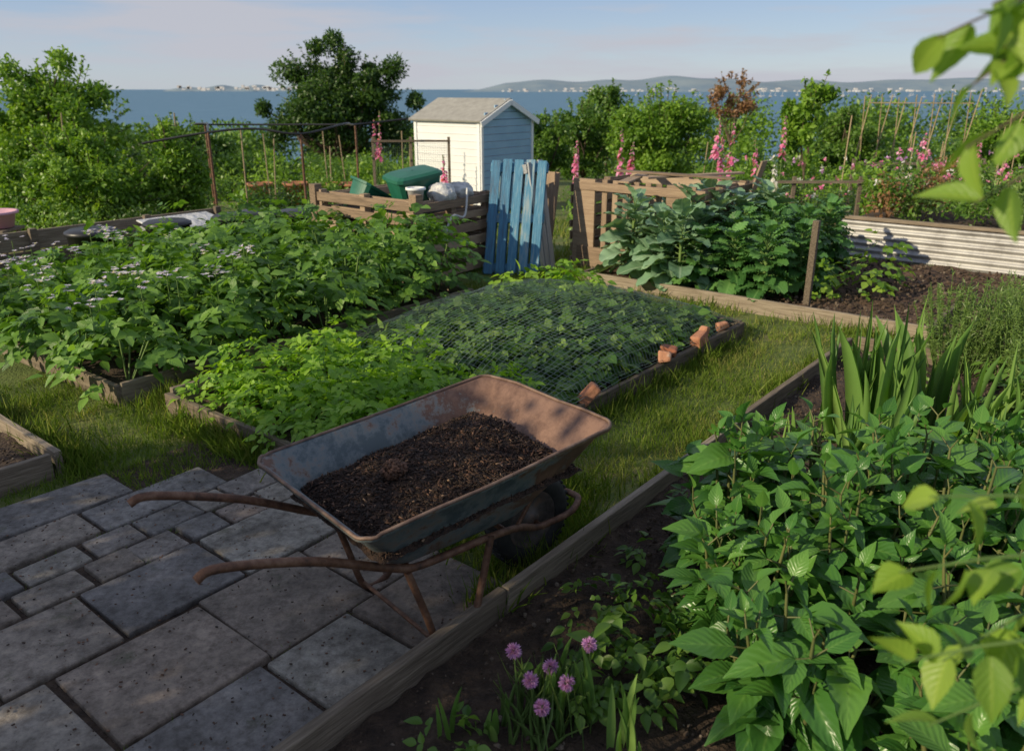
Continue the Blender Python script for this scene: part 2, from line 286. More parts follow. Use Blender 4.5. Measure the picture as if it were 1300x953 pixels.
for i in range(40):
    x=rng.uniform(-3500,-2200); b.box((x,8950,2+rng.uniform(-5,26)),(1,0,0),(0,1,0),(rng.uniform(15,60),20,rng.uniform(10,34)))
b.build('distant_town_houses',[M['house']],smooth=False)
b=MB()
for i in range(60):
    x=rng.uniform(100,1300)+rng.uniform(0,900); y=rng.uniform(2600,3600); hgt=rng.uniform(7,11)
    b.box((x,y,-21),(1,0,0),(0,1,0),(9,3,2)); b.tube([(x,y,-20),(x,y,-20+hgt*1.3)],.35,4)
b.build('moored_sailing_boats',[M['house']],smooth=False)
# ---------------- beds
def planks(name,segs,z0=-.03,h=.15,t=.035,mat='timber'):
    b=MB(); e=empty(name,tuple(ab(*segs[0][0])))
    for i,(p,q) in enumerate(segs):
        P=ab(*p);Q=ab(*q); d=Q-P; L=np.linalg.norm(d); d/=L; n=np.cross(Z3,d)
        k=max(1,int(L/1.8)) 
        for j in range(k):
            c=P+d*L*(j+.5)/k; c[2]=z0+h/2+rng.uniform(-.01,.01)
            b.box(c+n*rng.uniform(-.004,.004),nrm(d+Z3*rng.normal()*.006+n*rng.normal()*.004),n,(L/k-.004-t*(1 if i%2 else 0),t,h))
    fixp(b.build('boards',[M[mat]],bevel=.005,smooth=False),e); return e
def soilbed(name,a0,a1,b0,b1,z=.05,mat='soil',amp=.02,seed=1):
    na=int((a1-a0)*22);nb=int((b1-b0)*22)
    def fn(a,bb):
        P=O2[None]+a[:,None]*A2[None]+bb[:,None]*B2[None]; return np.column_stack([P,z+amp*fbm(a,bb,7,seed)+amp*.4*fbm(a,bb,31,seed+3)])
    return gridmesh(name,np.linspace(a0,a1,na),np.linspace(b0,b1,nb),fn,M[mat])
planks('raised_bed',[((0,0),(0,1.92)),((0,0),(3.5,0)),((3.5,0),(3.5,1.92)),((0,1.92),(3.5,1.92))])
soilbed('soil',.02,3.48,.02,1.9)
planks('raised_bed',[((-.13,2.25),(-.13,5.2)),((-.13,2.25),(3.0,2.25)),((3.0,2.25),(3.0,5.2))])
soilbed('soil',-.11,2.98,2.27,5.2,seed=2)
planks('raised_bed',[((4.2,-1.15),(4.2,1.95)),((4.2,1.95),(6.9,1.95)),((4.2,-1.15),(5.0,-1.15))])
soilbed('soil',4.22,6.9,-3.5,1.93,mat='soilred',amp=.035,seed=3)
planks('raised_bed',[((-2.2,-.78),(3.55,-.78)),((3.55,-3.6),(3.55,-.8))],h=.16)
soilbed('soil',-2.2,3.53,-3.6,-.8,z=.04,amp=.03,seed=4)
planks('raised_bed',[((-.74,1.6),(-.74,4.2)),((-3,1.6),(-.76,1.6))],h=.15)
soilbed('soil',-3,-.76,1.62,4.2,seed=5)
b=MB()
def clods(n,a0,a1,b0,b1,z,s0=.006,s1=.022):
    a=rng.uniform(a0,a1,n);bb=rng.uniform(b0,b1,n); P=np.array([ab(x,y,z) for x,y in zip(a,bb)]); s=s0+(s1-s0)*rng.random(n)**2.5
    b.inst(ROCK,P,rdir(n),rdir(n),s,s*rng.uniform(.6,1.2,n),s*.7,rnd=rng.random(n)**1.6)
clods(4500,-1.6,3.5,-2.2,-.82,.05); clods(2600,4.25,6.8,-2.2,.2,.08,.01,.04); clods(500,-1.6,-.78,1.65,2.6,.06)
b.build('soil_clods',[M['gravel']],smooth=False)
# paving
e=empty('paving_slabs',tuple(ab(-.1,0)))
b=MB(); rows=[-.74,-.34,.12,.5,.68,.86,1.12,1.42]
for i in range(len(rows)-1):
    b0,b1=rows[i],rows[i+1]; a=-.13 if i<5 else (-.3 if i==5 else -.62)
    while a>-3.4:
        small=(i in(3,4) and a>-1.1) or (i==3 and rng.random()<.4)
        L=rng.uniform(.16,.26) if small else rng.uniform(.34,.66); g=rng.uniform(.012,.024); rot=rng.normal()*.01
        c=ab(a-L/2+rng.normal()*.003,(b0+b1)/2+rng.normal()*.003,rng.uniform(-.002,.007)); tilt=rng.normal(size=2)*.01
        ax=nrm(A3+Z3*tilt[0]+B3*rot); ay=nrm(B3+Z3*tilt[1]-A3*rot)
        b.box(c,ax,ay,(L-g,b1-b0-g,.045)); a-=L
V=b.V
for k_ in range(len(V)): V[k_]=V[k_]+rng.normal(size=V[k_].shape)*[.003,.003,.0008]
o=b.build('slabs',[M['slab']],bevel=.008,smooth=False); fixp(o,e)
o=gridmesh('joint_soil',np.linspace(-3.4,-.13,60),np.linspace(-.76,1.42,40),lambda a,bb:np.column_stack([O2[None]+a[:,None]*A2[None]+bb[:,None]*B2[None],.006+.003*fbm(a,bb,9,2)]),M['soil']); fixp(o,e)
# ---------------- grass
def inside(a,bb):
    m=((a>-.02)&(a<3.52)&(bb>-.02)&(bb<1.94))|((a>-.15)&(a<3.02)&(bb>2.23)&(bb<5.2))|((a>4.18)&(a<6.95)&(bb<1.97))|((a<3.57)&(bb<-.74))|((a<-.72)&(bb>1.58)&(bb<4.2))
    pav=(a<-.12)&(bb<1.07)|((a<-.62)&(bb<1.42)); return m,pav
b=MB()
def grass(n,x0,x1,y0,y1,h0,h1,w):
    x=rng.uniform(x0,x1,n);y=rng.uniform(y0,y1,n);a,bb=toab(x,y);m,p=inside(a,bb); cl=fbm(x,y,3.5,9); k=~(m|p)&(rng.random(n)<(.62+cl)); x,y,cl,a,bb=x[k],y[k],cl[k],a[k],bb[k]; n=len(x)
    edge=np.minimum.reduce([abs(bb),abs(bb+.78),abs(bb-1.92),abs(bb-2.25),abs(a-.0),abs(a-4.2),abs(a+.74),abs(a+.13)]); tall=1+1.3*np.exp(-(edge/.06)**2)*rng.random(n)
    D=rdir(n,1.6,.6); h=rng.uniform(h0,h1,n)*(1+.4*cl)*tall
    dry=np.clip(rng.normal(.42,.2,n)+.25*(fbm(x,y,1.7,12)>.15),0,1)
    b.inst(LG,np.stack([x,y,gz(x,y)],1),D,rdir(n,0,1),h,rng.uniform(.6,1.2,n)*w,rnd=dry)
grass(100000,-3.2,2.5,2.2,5.6,.02,.062,.005)
grass(75000,-4,4.6,5.6,9,.03,.075,.008)
grass(16000,-7,8,9,13,.05,.14,.016)
def tuft(a,bb,n,h,r,w=.005):
    P=np.array([ab(a,bb)]*n)+np.column_stack([rng.normal(size=(n,2))*r,np.zeros(n)]); b.inst(LG,P,rdir(n,1.5,.5),rdir(n),rng.uniform(.4,1,n)*h,w*rng.uniform(.7,1.3,n),rnd=rng.uniform(.1,.8,n))
for i in range(90):
    k=rng.integers(0,5)
    a,bb=[(rng.uniform(-.1,3.4),-.06),(rng.uniform(-.3,3.4),-.7),(rng.uniform(-.1,.8),2.08),(-.06,rng.uniform(.6,1.95)),(-.66,rng.uniform(1.5,2.6))][k]
    tuft(a,bb,60,rng.uniform(.09,.19),.05)
for i in range(18): tuft(rng.uniform(-.16,.7),rng.uniform(-.72,-.1),60,.15,.06)
for i in range(150): tuft(rng.uniform(-2.6,-.2),rng.choice(rows),16,rng.uniform(.012,.04),.02,.004)
b.build('grass',[M['grass']])
# ---------------- plants
def compound(mb,P,D,N,L,pairs,ll,T,mi,wr=.6,rnd=None):
    n=len(P); D=nrm(D); S=nrm(np.cross(D,N)); 
    if rnd is None: rnd=rng.random(n)
    for k in range(pairs+1):
        f=(k+1)/(pairs+1); base=P+D*(L*f)[:,None]; base[:,2]-=L*.25*f*f
        if k==pairs: mb.inst(T,base,nrm(D+np.array([0,0,-.35])+rng.normal(size=(n,3))*.12),N+rng.normal(size=(n,3))*.2,ll*rng.uniform(1,1.4,n),ll*wr*1.2,rnd=np.clip(rnd+rng.normal(size=n)*.1,0,1),mi=mi)
        else:
            for s in(-1,1):
                d=nrm(D*.45+S*s+np.array([0,0,-.2])+rng.normal(size=(n,3))*.15)
                mb.inst(T,base,d,N+rng.normal(size=(n,3))*.3,ll*rng.uniform(.7,1.1,n)*(.7+.3*f),ll*wr,rnd=np.clip(rnd+rng.normal(size=n)*.1,0,1),mi=mi)
def bush(mb,c,r,h,n,L,pairs,ll,T,mi,wr=.6,z0=0.06):
    ph=rng.uniform(0,6.28,n);q=np.sqrt(rng.random(n)); rad=q*r; layer=rng.random(n)**.45
    z=z0+h*(1-.55*q**2)*layer*rng.uniform(.85,1.1,n)
    P=np.column_stack([c[0]+np.cos(ph)*rad*.8,c[1]+np.sin(ph)*rad*.8,z])
    D=np.column_stack([np.cos(ph),np.sin(ph),rng.uniform(.0,.75,n)*(1-.7*q)])+rng.normal(size=(n,3))*.25
    N=np.column_stack([np.cos(ph)*.6,np.sin(ph)*.6,np.ones(n)])+rng.normal(size=(n,3))*.25
    compound(mb,P,D,N,L*rng.uniform(.7,1.1,n),pairs,ll*rng.uniform(.8,1.15,n),T,mi,wr)
b=MB()
for a in np.arange(.05,2.95,.36):
    for bb in np.arange(2.5,5.3,.42):
        c=ab(a+rng.normal()*.08,bb+rng.normal()*.08); h=(.36+.22*np.clip((a-.4)/1.2,0,1)*(bb<4.2))*rng.uniform(.8,1.3)
        if a<.1: h=min(h,.4)
        bush(b,c,.34,h+.09,50,.17,3,.085,LT,0)
        for k in range(4): p=c+np.array([rng.normal()*.1,rng.normal()*.1,0]); b.tube([c,p+[0,0,h*.8]],.006,4,1)
for i in range(42):
    a=rng.uniform(-.1,1.3); c=ab(a,rng.uniform(2.6,4.9),rng.uniform(.5,.58)+.1*min(max(a,0),1))
    b.tube([c-[0,0,.2],c],.003,4,1)
    for q in range(rng.integers(4,9)):
        cc=c+rng.normal(size=3)*[.04,.04,.018]; ph=np.arange(5)*1.2566+rng.random(); b.inst(LT2,cc,np.column_stack([np.cos(ph),np.sin(ph),np.full(5,.3)])+rng.normal(size=3)*.35,[0,0,1],.024,.023,mi=2)
b.build('potato_plants',[M['pot'],M['stem'],leafmat('potato_flower',(.5,.42,.66),(.66,.6,.8),(.8,.77,.86),vein=0)])
b=MB()
for a in np.arange(.15,1.2,.22):
    for bb in np.arange(.25,1.85,.24):
        bush(b,ab(a+rng.normal()*.04,bb+rng.normal()*.04),.2,rng.uniform(.2,.38),52,.1,2,.05,LT,0)
b.build('celery_plants',[M['bright']])
b=MB()
def netz(a,bb): return .1+.26*np.sin(np.clip((a-1.15)/2.3,0,1)*math.pi)**.5*np.sin(np.clip((bb-.05)/1.85,0,1)*math.pi)**.45+.02*fbm(a,bb,5,4)
for a in np.arange(1.3,3.4,.2):
    for bb in np.arange(.24,1.85,.2):
        aa=a+rng.normal()*.05; b2=bb+rng.normal()*.04; h=float(netz(np.array(aa),np.array(b2)))-.06
        bush(b,ab(aa,b2),.15 if bb<.3 else .2,max(.1,h),42,.06,1,.07,LT,0,wr=.8)
b.build('strawberry_plants',[M['straw']])
b=MB()
aa=np.arange(1.12,3.5,.035); bb_=np.arange(-.02,1.94,.035)
fa=np.linspace(1.1,3.48,90); fb=np.linspace(.0,1.92,80)
for a0 in aa:
    z=netz(np.full_like(fb,a0),fb)+.045; P=np.array([ab(a0,q,zz) for q,zz in zip(fb,z)]); w=A3*.0019
    V=np.vstack([P-w,P+w]); k=len(P); F=np.array([(i,i+1,k+i+1,k+i) for i in range(k-1)]); b.raw(V,F,V,np.full(2*k,.5),0)
for b0 in bb_:
    z=netz(fa,np.full_like(fa,b0))+.045; P=np.array([ab(q,b0,zz) for q,zz in zip(fa,z)]); w=B3*.0019
    V=np.vstack([P-w,P+w]); k=len(P); F=np.array([(i,i+1,k+i+1,k+i) for i in range(k-1)]); b.raw(V,F,V,np.full(2*k,.5),0)
b.build('garden_netting',[M['net']])
b=MB()
for (a,bb,h) in((3.3,1.5,.42),(3.1,1.2,.42),(2.9,1.6,.4)):
    bush(b,ab(a,bb),.2,h,40,.14,2,.07,LT,0)
b.build('parsley_plants',[M['bright']])
for i,(a,bb,s) in enumerate([(2.3,-.0,.095),(2.42,.03,.075),(2.78,.0,.095),(2.88,.02,.08),(1.42,.0,.1),(.9,2.02,.07),(1.0,2.04,.06),(3.2,.02,.075)]):
    k=MB(); d=rdir(1,0)[0]; d[2]=.15; k.box((0,0,0),d,np.cross(Z3,nrm(d)),(s*1.4,s*.9,s*.75)); k.V[0]+=rng.normal(size=(8,3))*.007; o=k.build('brick',[M['brick']],bevel=.014,smooth=False); p=ab(a,bb,.145 if bb<1 else .05); o.location=p
def kale(b,c,h,n,T,mi,L0=.24,L1=.38,wr=.62):
    b.tube([c,c+[0,0,h*.6]],[.02,.014],5,1)
    for i in range(n):
        f=i/n; ph=i*2.4+rng.normal()*.3; el=-.05+1.1*f**1.3+rng.normal()*.15; L=rng.uniform(L0,L1)*(1-.4*f)
        d=np.array([math.cos(ph)*math.cos(el),math.sin(ph)*math.cos(el),math.sin(el)]); z=h*(.12+.66*f)
        p=c+[0,0,z]; q=p+d*.06; b.tube([p,q+d*L*.2],[.005,.004],4,1)
        b.inst(T,q,d,np.array([-math.cos(ph)*math.sin(el),-math.sin(ph)*math.sin(el),math.cos(el)])+rng.normal(size=3)*.2,L,L*wr,mi=mi)
b=MB()
for a in np.arange(4.45,6.4,.36):
    for bb in np.arange(.9,1.85,.34): kale(b,ab(a+rng.normal()*.07,bb+rng.normal()*.07,.05),rng.uniform(.66,.95),34,LK,0,.22,.36,.75)
b.build('kale_plants',[M['kale'],M['stem']])
b=MB()
for a in np.arange(4.45,6.3,.34):
    for bb in np.arange(.18,.85,.3): kale(b,ab(a+rng.normal()*.05,bb+rng.normal()*.05,.05),rng.uniform(.6,.8),46,LC,0,.15,.24,.8)
b.build('curly_kale_plants',[M['curly'],M['stem']])
b=MB()
for (a,bb,h,r) in((5.0,-.45,.4,.2),(5.6,-.4,.5,.25),(4.75,-.15,.35,.12)): bush(b,ab(a,bb),r,h,40,.08,1,.065,LT,0,wr=.75)
b.build('bean_plants',[M['ltree']])
b=MB(); b.box(ab(4.4,-.17,.38),A3,B3,(.05,.05,.78)); b.build('wooden_post',[M['timber']],bevel=.004,smooth=False)
e=empty('corrugated_raised_bed',tuple(ab(6.98,0)))
b=MB(); zz=np.linspace(0,.42,50); off=.013*np.sin(zz*2*math.pi/.07); P=[];n0=len(zz)
for s_ in (-5.2,.4):
    for z,o_ in zip(zz,off): P.append(ab(6.98+o_,s_,z))
P=np.array(P);F=np.array([(i,i+1,n0+i+1,n0+i) for i in range(n0-1)]); b.raw(P,F,P.copy(),np.full(len(P),.5),0)
o=b.build('corrugated_sheet',[M['galv']]); fixp(o,e)
b=MB(); b.box(ab(7.0,-2.4,.45),B3,A3,(5.6,.06,.035)); 
for s_ in(.4,-1.2,-3): b.box(ab(7.05,s_,.2),B3,A3,(.05,.05,.45))
o=b.build('timber_frame',[M['timber']],smooth=False,bevel=.004); fixp(o,e)
o=soilbed('bed_soil',7.0,8.6,-5.2,.4,z=.38,seed=8); fixp(o,e)
# ---------------- trees / shrubs
def blob(mb,C,Rr,n,L,W,mi=0,T=LT2):
    C=np.atleast_2d(C);Rr=np.atleast_2d(Rr); K=len(C); i=rng.integers(0,K,n); d=rdir(n,.25); q=rng.uniform(.3,1.12,n)
    P=C[i]+d*Rr[i]*q[:,None]; off=rng.uniform(-.2,.2,K)
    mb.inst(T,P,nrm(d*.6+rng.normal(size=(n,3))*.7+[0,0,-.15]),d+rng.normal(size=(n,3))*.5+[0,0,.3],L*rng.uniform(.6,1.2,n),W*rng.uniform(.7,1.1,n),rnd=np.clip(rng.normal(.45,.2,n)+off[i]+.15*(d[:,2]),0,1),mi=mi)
def tree(name,x,y,top,crown,mat,n,L,K=45,trunk=.08,cr=.27,extra=None):
    z0=float(gz(x,y)); rx,ry,rz=crown; c=np.array([x,y,top-rz*1.0]); b=MB()
    d=rdir(K,.1); q=rng.uniform(.25,.98,K)**.7; C=c+d*q[:,None]*np.array([rx,ry,rz])*.85; Rr=np.outer(rng.uniform(.5,1.3,K)*cr,np.array([rx,ry,rz*.8]))
    if extra is not None:
        for ex in extra: C=np.vstack([C,c+np.array(ex[:3])]); Rr=np.vstack([Rr,[ex[3]]*3])
    blob(b,C,Rr,n,L,L*.6)
    m_=max(20,K); dd=rdir(m_,.6)
    for k in range(m_):
        p=c+dd[k]*[rx*.75,ry*.75,rz*.75]; q_=p+nrm(dd[k]+[0,0,.5])*rz*rng.uniform(.15,.42); b.tube([p,q_],[.008,.003],4,1); nn=16; t=rng.random(nn)[:,None]; b.inst(LT2,p+(q_-p)*t,rdir(nn,.3),rdir(nn,.5),L*rng.uniform(.6,1,nn),L*.5)
    base=np.array([x,y,z0-.05]); fork=np.array([x,y,z0+(c[2]-rz*.7-z0)*.6+.1]); b.tube([base,(base+fork)/2+[.04,.02,0],fork],[trunk,trunk*.8,trunk*.65],7,1,3)
    for k in range(0,len(C),3 if K>20 else 2):
        mid=(fork+C[k])/2+rng.normal(size=3)*.1*rx+[0,0,.1*rz]; b.tube([fork,mid,C[k]],[trunk*.5,trunk*.3,trunk*.08],5,1,3)
    return b.build(name,[mat,M['bark']])
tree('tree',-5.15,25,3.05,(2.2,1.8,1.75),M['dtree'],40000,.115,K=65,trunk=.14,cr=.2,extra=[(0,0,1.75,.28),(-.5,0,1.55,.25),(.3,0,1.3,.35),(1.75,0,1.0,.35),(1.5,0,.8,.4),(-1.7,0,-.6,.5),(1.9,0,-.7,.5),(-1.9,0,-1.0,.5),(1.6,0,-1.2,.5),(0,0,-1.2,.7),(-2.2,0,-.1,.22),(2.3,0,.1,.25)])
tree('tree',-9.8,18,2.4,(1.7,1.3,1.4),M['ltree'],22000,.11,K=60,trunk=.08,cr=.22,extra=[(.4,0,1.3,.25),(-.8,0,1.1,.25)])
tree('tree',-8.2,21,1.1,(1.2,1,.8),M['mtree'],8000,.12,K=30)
tree('shrub',-5.75,11.2,1.3,(.95,.7,.8),M['ltree'],14000,.075,K=45,trunk=.03,cr=.25)
tree('shrub',-6.9,11.6,1.0,(.7,.6,.7),M['ltree'],7000,.075,K=25,trunk=.03)
tree('shrub',-4.75,11.6,1.36,(.42,.4,.8),M['ltree'],7000,.07,K=25,trunk=.03,cr=.35)
tree('tree',4.95,14,1.95,(.5,.45,.7),M['ltree'],3200,.1,K=22,trunk=.03,cr=.24)
tree('tree',5.75,22,2.2,(.7,.6,.7),M['rtree'],1800,.09,K=24,trunk=.04,cr=.2)
tree('shrub',3.2,18,1.82,(1.25,1.1,1.05),M['ltree'],18000,.095,K=60,trunk=.06,cr=.26)
tree('shrub',1.8,21,1.6,(.9,.9,1.1),M['mtree'],8000,.1,K=30,trunk=.06)
tree('shrub',.75,19,1.3,(.7,.7,.8),M['mtree'],7000,.1,K=30,trunk=.06)
tree('shrub',2.6,23,1.9,(.9,.9,1.0),M['mtree'],7000,.11,K=30,trunk=.06)
tree('shrub',7.5,19,1.4,(1.2,.9,.9),M['mtree'],8000,.1,K=35,trunk=.05)
tree('shrub',10.5,18,1.5,(1.3,.9,.9),M['ltree'],8000,.1,K=35,trunk=.05)
b=MB()
for x in np.arange(-32,44,.9):
    y=34+rng.normal()*2; r=rng.uniform(.9,1.5); z=float(gz(x,y)); topz=.0+.6*rng.random()+(1.0 if x>7 else 0); 
    for q in range(2): blob(b,[(x+rng.normal()*.4,y,(z+topz)/2+.1)],[(r,r,(topz-z)/2)],380,.2,.13,mi=int(rng.integers(0,3)))
b.build('hedge',[M['dtree'],M['mtree'],M['ltree']])
b=MB()
def fill(n,x0,x1,y0,y1,h0,h1,r0,r1,L):
    for i in range(n):
        x=rng.uniform(x0,x1);y=rng.uniform(y0,y1)
        if abs(x+.2)<1.7 and 13.6<y<17.8: continue
        z=float(gz(x,y)); h=rng.uniform(h0,h1); r=rng.uniform(r0,r1); K=5
        C=np.column_stack([x+rng.normal(size=K)*r*.4,y+rng.normal(size=K)*r*.4,z+rng.uniform(.3,.85,K)*h]); blob(b,C,np.full((K,3),r*.5)*[1,1,.8],int(400*r/.5),L,L*.6,mi=int(rng.choice([0,1,1,2,2])))
fill(60,-12,-1.5,12,16,.4,.8,.35,.6,.07)
fill(60,-16,-2,16,26,.7,1.3,.5,.9,.1)
fill(26,1.0,5,10.5,14,.35,.8,.3,.5,.06)
fill(70,3.2,14,9.8,15,.5,1.1,.35,.6,.07)
fill(80,2,24,15,27,.8,1.7,.5,.9,.1)
fill(14,-9,-4.4,9.2,11,.3,.6,.3,.5,.06)
b.build('allotment_planting',[M['dtree'],M['mtree'],M['ltree']])
b=MB()
for i in range(40):
    p=ab(rng.uniform(7.15,8.5),rng.uniform(-5,.3),.4); h=rng.uniform(.3,.7); K=3
    blob(b,p+np.column_stack([rng.normal(size=(K,2))*.1,rng.uniform(.3,.9,K)*h]),np.full((K,3),.18),330,.06,.035,mi=int(rng.choice([0,0,1,2,3])))
b.build('flower_bed_plants',[M['mtree'],M['ltree'],M['herb'],M['rtree']])
def foxglove(x,y,z0,h,mi):
    top=np.array([x+rng.normal()*.07,y,z0+h]); bot=np.array([x,y,z0]); b.tube([bot,top],.007,4,3); f0=rng.uniform(.5,.68); n=42; t=np.sort(rng.uniform(f0,1,n)); ph=rng.uniform(0,6.28,n)
    P=bot+(top-bot)*t[:,None]; s=.08*(1.12-(t-f0)/(1-f0))**.8+.012
    b.inst(LT2,P,np.column_stack([np.cos(ph),np.sin(ph),-.6+rng.normal(size=n)*.2]),[0,0,1],s,s*.7,mi=mi)
    n=14; b.inst(LT,np.column_stack([np.full(n,x),np.full(n,y),np.full(n,z0)+rng.random(n)*h*.4]),rdir(n,.4),rdir(n,1),.16,.07,mi=4)
b=MB()
for (x,y,top,mi) in [(2.55,10.8,1.42,0),(2.75,10.9,1.2,0),(2.95,11.2,1.35,0),(2.65,10.6,.95,0),(1.5,11.5,1.25,0),(1.62,11.8,1.05,0),(.9,12.4,1.05,0),(1.02,12.6,.9,0),(-.85,10.8,.95,0),(-2.2,13.5,1.3,0),(3.0,9.4,.95,1),(-2.35,14.5,1.4,0),(5.0,10.4,.95,1),(4.5,9.6,1.0,1),(4.6,9.4,.85,1),(4.4,9.3,.75,1),(6.8,12,1.2,0),(7.6,12,1.2,0),(3.5,11.6,1.1,0),(3.9,12,1.4,0),(5.8,11.8,1.2,0)]:
    z=float(gz(x,y)); foxglove(x,y,z,top-z,mi)
for i in range(150):
    x=rng.uniform(3,9);y=rng.uniform(9,12.5); c=np.array([x,y,float(gz(x,y))+rng.uniform(.5,1.1)]); k=8; b.inst(LT2,c+rng.normal(size=(k,3))*.012,rdir(k,.3),rdir(k),.035,.03,mi=int(rng.choice([0,1,2,0])))
for i in range(60):
    p=ab(rng.uniform(7.1,8.4),rng.uniform(-5,.3),rng.uniform(.8,1.15)); k=8; b.inst(LT2,p+rng.normal(size=(k,3))*.012,rdir(k,.3),rdir(k),.035,.03,mi=int(rng.choice([0,1,2,0])))
b.build('foxgloves_and_flowers',[M['pink'],M['white'],M['lilac'],M['stem'],M['mtree']])
def polerow(name,x0,y0,x1,y1,n,top):
    b=MB(); 
    for i in range(n):
        t=i/(n-1); x=x0+(x1-x0)*t;y=y0+(y1-y0)*t;z=float(gz(x,y)); jj=rng.normal(size=2)*.04
        b.tube([(x-.22,y,z),(x+.03+jj[0],y+jj[1],top+rng.uniform(0,.15))],.009,5); b.tube([(x+.2,y+.4,z),(x-.03,y+.1,top+rng.uniform(0,.15))],.009,5)
    b.tube([(x0,y0,top-.08),(x1,y1,top-.08)],.009,5); b.build(name,[M['cane']])
polerow('bean_poles',6.3,15,7.9,14.5,7,1.6)
polerow('bean_poles',7.2,12,8.2,11.6,4,1.35)
b=MB()
for i in range(12):
    x=rng.uniform(2.4,10);y=rng.uniform(10,15);z=float(gz(x,y)); b.tube([(x,y,z),(x+rng.normal()*.06,y,z+rng.uniform(1.1,1.6))],.009,5)
for i in range(11):
    x=rng.uniform(-8,-1.6);y=rng.uniform(11,17);z=float(gz(x,y)); b.tube([(x,y,z),(x+rng.normal()*.06,y,z+rng.uniform(1.1,1.6))],.01,5)
b.build('garden_canes',[M['cane']])
e=empty('fruit_cage',(-3.9,10.7,0)); b=MB()
pp=[(-3.88,10.7,1.23),(-2.75,10.9,1.2),(-2.35,12.6,1.25),(-4.6,12.6,1.25)]
for p in pp: b.tube([(p[0],p[1],float(gz(*p[:2]))),p],.018,6,0)
fixp(b.build('rusty_posts',[M['rust']]),e)
b=MB(); b.tube([(-4.7,10.6,1.1),pp[0],(-3.3,10.8,1.27),pp[1],(-2.3,11.6,1.3),pp[2],(-1.6,13,1.32)],.016,6,0,5); b.tube([pp[0],(-4.2,11.6,1.3),pp[3],pp[2]],.014,6,0,4)
fixp(b.build('pipe_rails',[M['blackplastic']]),e)
def netframe(name,x0,x1,y,z0,z1):
    b=MB(); e=empty(name,(x0,y,0))
    for x in np.linspace(x0,x1,3): b.box((x,y,(z0+z1)/2),(1,0,0),(0,1,0),(.04,.04,z1-z0+.08))
    b.box(((x0+x1)/2,y-.035,z1-.02),(1,0,0),(0,1,0),(x1-x0+.05,.025,.03)); fixp(b.build('frame',[M['timber']],smooth=False),e)
    b=MB()
    for x in np.arange(x0,x1,.035): b.tube([(x,y+.03,z0),(x,y+.03,z1)],.0015,3)
    for z in np.arange(z0+.03,z1,.035): b.tube([(x0,y+.035,z),(x1,y+.035,z)],.0015,3)
    fixp(b.build('mesh',[M['net']]),e)
netframe('net_fence',2.6,4.2,9.9,-.05,.72); netframe('net_fence',4.5,6.2,10.9,-.1,.85); netframe('net_fence',-2.2,-1.0,13.2,-.25,1.0)
# ---------------- shed
e=empty('garden_shed',(-.56,15,-.4)); C0=np.array([-.56,15.,-.42]); La,Lb,H,Rg=1.5,1.65,1.65,.33
def sp_(a,bb,z): return C0+a*A3+bb*B3+z*Z3
b=MB(); b.box(sp_(La/2,Lb/2,H/2),A3,B3,(La-.04,Lb-.04,H-.02),mi=0)
nb=13; bh=H/nb
for i in range(nb):
    z=(i+.5)*bh
    b.box(sp_(La/2,-.006,z),A3,nrm(B3+Z3*.10),(La,.018,bh-.012),mi=1); b.box(sp_(-.006,Lb/2,z),B3,nrm(A3+Z3*.10),(Lb,.018,bh-.006),mi=0,az=nrm(Z3-A3*.1))
i=0
while i*bh<Rg:
    z=H+(i+.5)*bh; w=La*(1-(i*bh+bh*.5)/Rg)
    if w>.05: b.box(sp_(La/2,-.006,z),A3,nrm(B3+Z3*.1),(w+.1,.018,min(bh,Rg-i*bh)-.008),mi=1)
    i+=1
for a in(.01,La-.01): b.box(sp_(a,-.02,H/2),A3,B3,(.06,.03,H),mi=0)
b.box(sp_(-.02,.03,H/2),B3,A3,(.06,.03,H),mi=0); b.box(sp_(-.02,Lb-.03,H/2),B3,A3,(.06,.03,H),mi=0)
fixp(b.build('walls',[M['whitepaint'],M['bluepaint']],smooth=False),e)
b=MB(); sl=math.hypot(La/2+.1,Rg*(La/2+.1)/(La/2))
for s in(-1,1):
    d=nrm(A3*s*(La/2)-Z3*Rg); c=sp_(La/2,Lb/2,H+Rg+.02)+d*sl/2; b.box(c,d,B3,(sl,Lb+.16,.03),mi=0)
    c2=sp_(La/2,-.1,H+Rg-.03)+d*sl/2; b.box(c2,d,B3,(sl,.025,.09),mi=1)
fixp(b.build('roof',[M['felt'],M['whitepaint']],smooth=False),e)
# ---------------- pallet bins
def side(b,P,Q,h,n,t=.02,mi=0,gap=.35):
    P=np.array(P);Q=np.array(Q);d=Q-P;L=np.linalg.norm(d);d/=L;nn=np.cross(Z3,d); bh=h/n
    for i in range(n):
        c=(P+Q)/2+Z3*(i+.5)*bh; b.box(c+nn*rng.normal()*.003,nrm(d+Z3*rng.normal()*.01),nn,(L+rng.normal()*.02,t,bh*(1-gap)*rng.uniform(.8,1.1)),mi)
    for f in(.04,.5,.96): b.box(P+d*L*f+Z3*h/2+nn*(.055),d,nn,(.07,.08,h),mi)
    for i in range(n):
        c=(P+Q)/2+Z3*(i+.5)*bh+nn*.11; b.box(c,d,nn,(L-.04,t,bh*(1-gap)),mi)
e=empty('pallet_compost_bin',tuple(ab(3.1,3.04))); b=MB()
c1,c2,c3,c4=ab(3.1,3.05),ab(4.25,3.05),ab(4.25,4.45),ab(3.1,4.45)
side(b,c1,c2,.78,6);side(b,c4,c1,.8,6);side(b,c2,c3,.78,6);side(b,c3,c4,.78,6)
b.box(ab(3.12,3.02,.42),A3,B3,(.09,.09,.86)); b.box(ab(3.12,4.45,.42),A3,B3,(.09,.09,.86))
fixp(b.build('slats',[M['pallet']],smooth=False,bevel=.003),e)
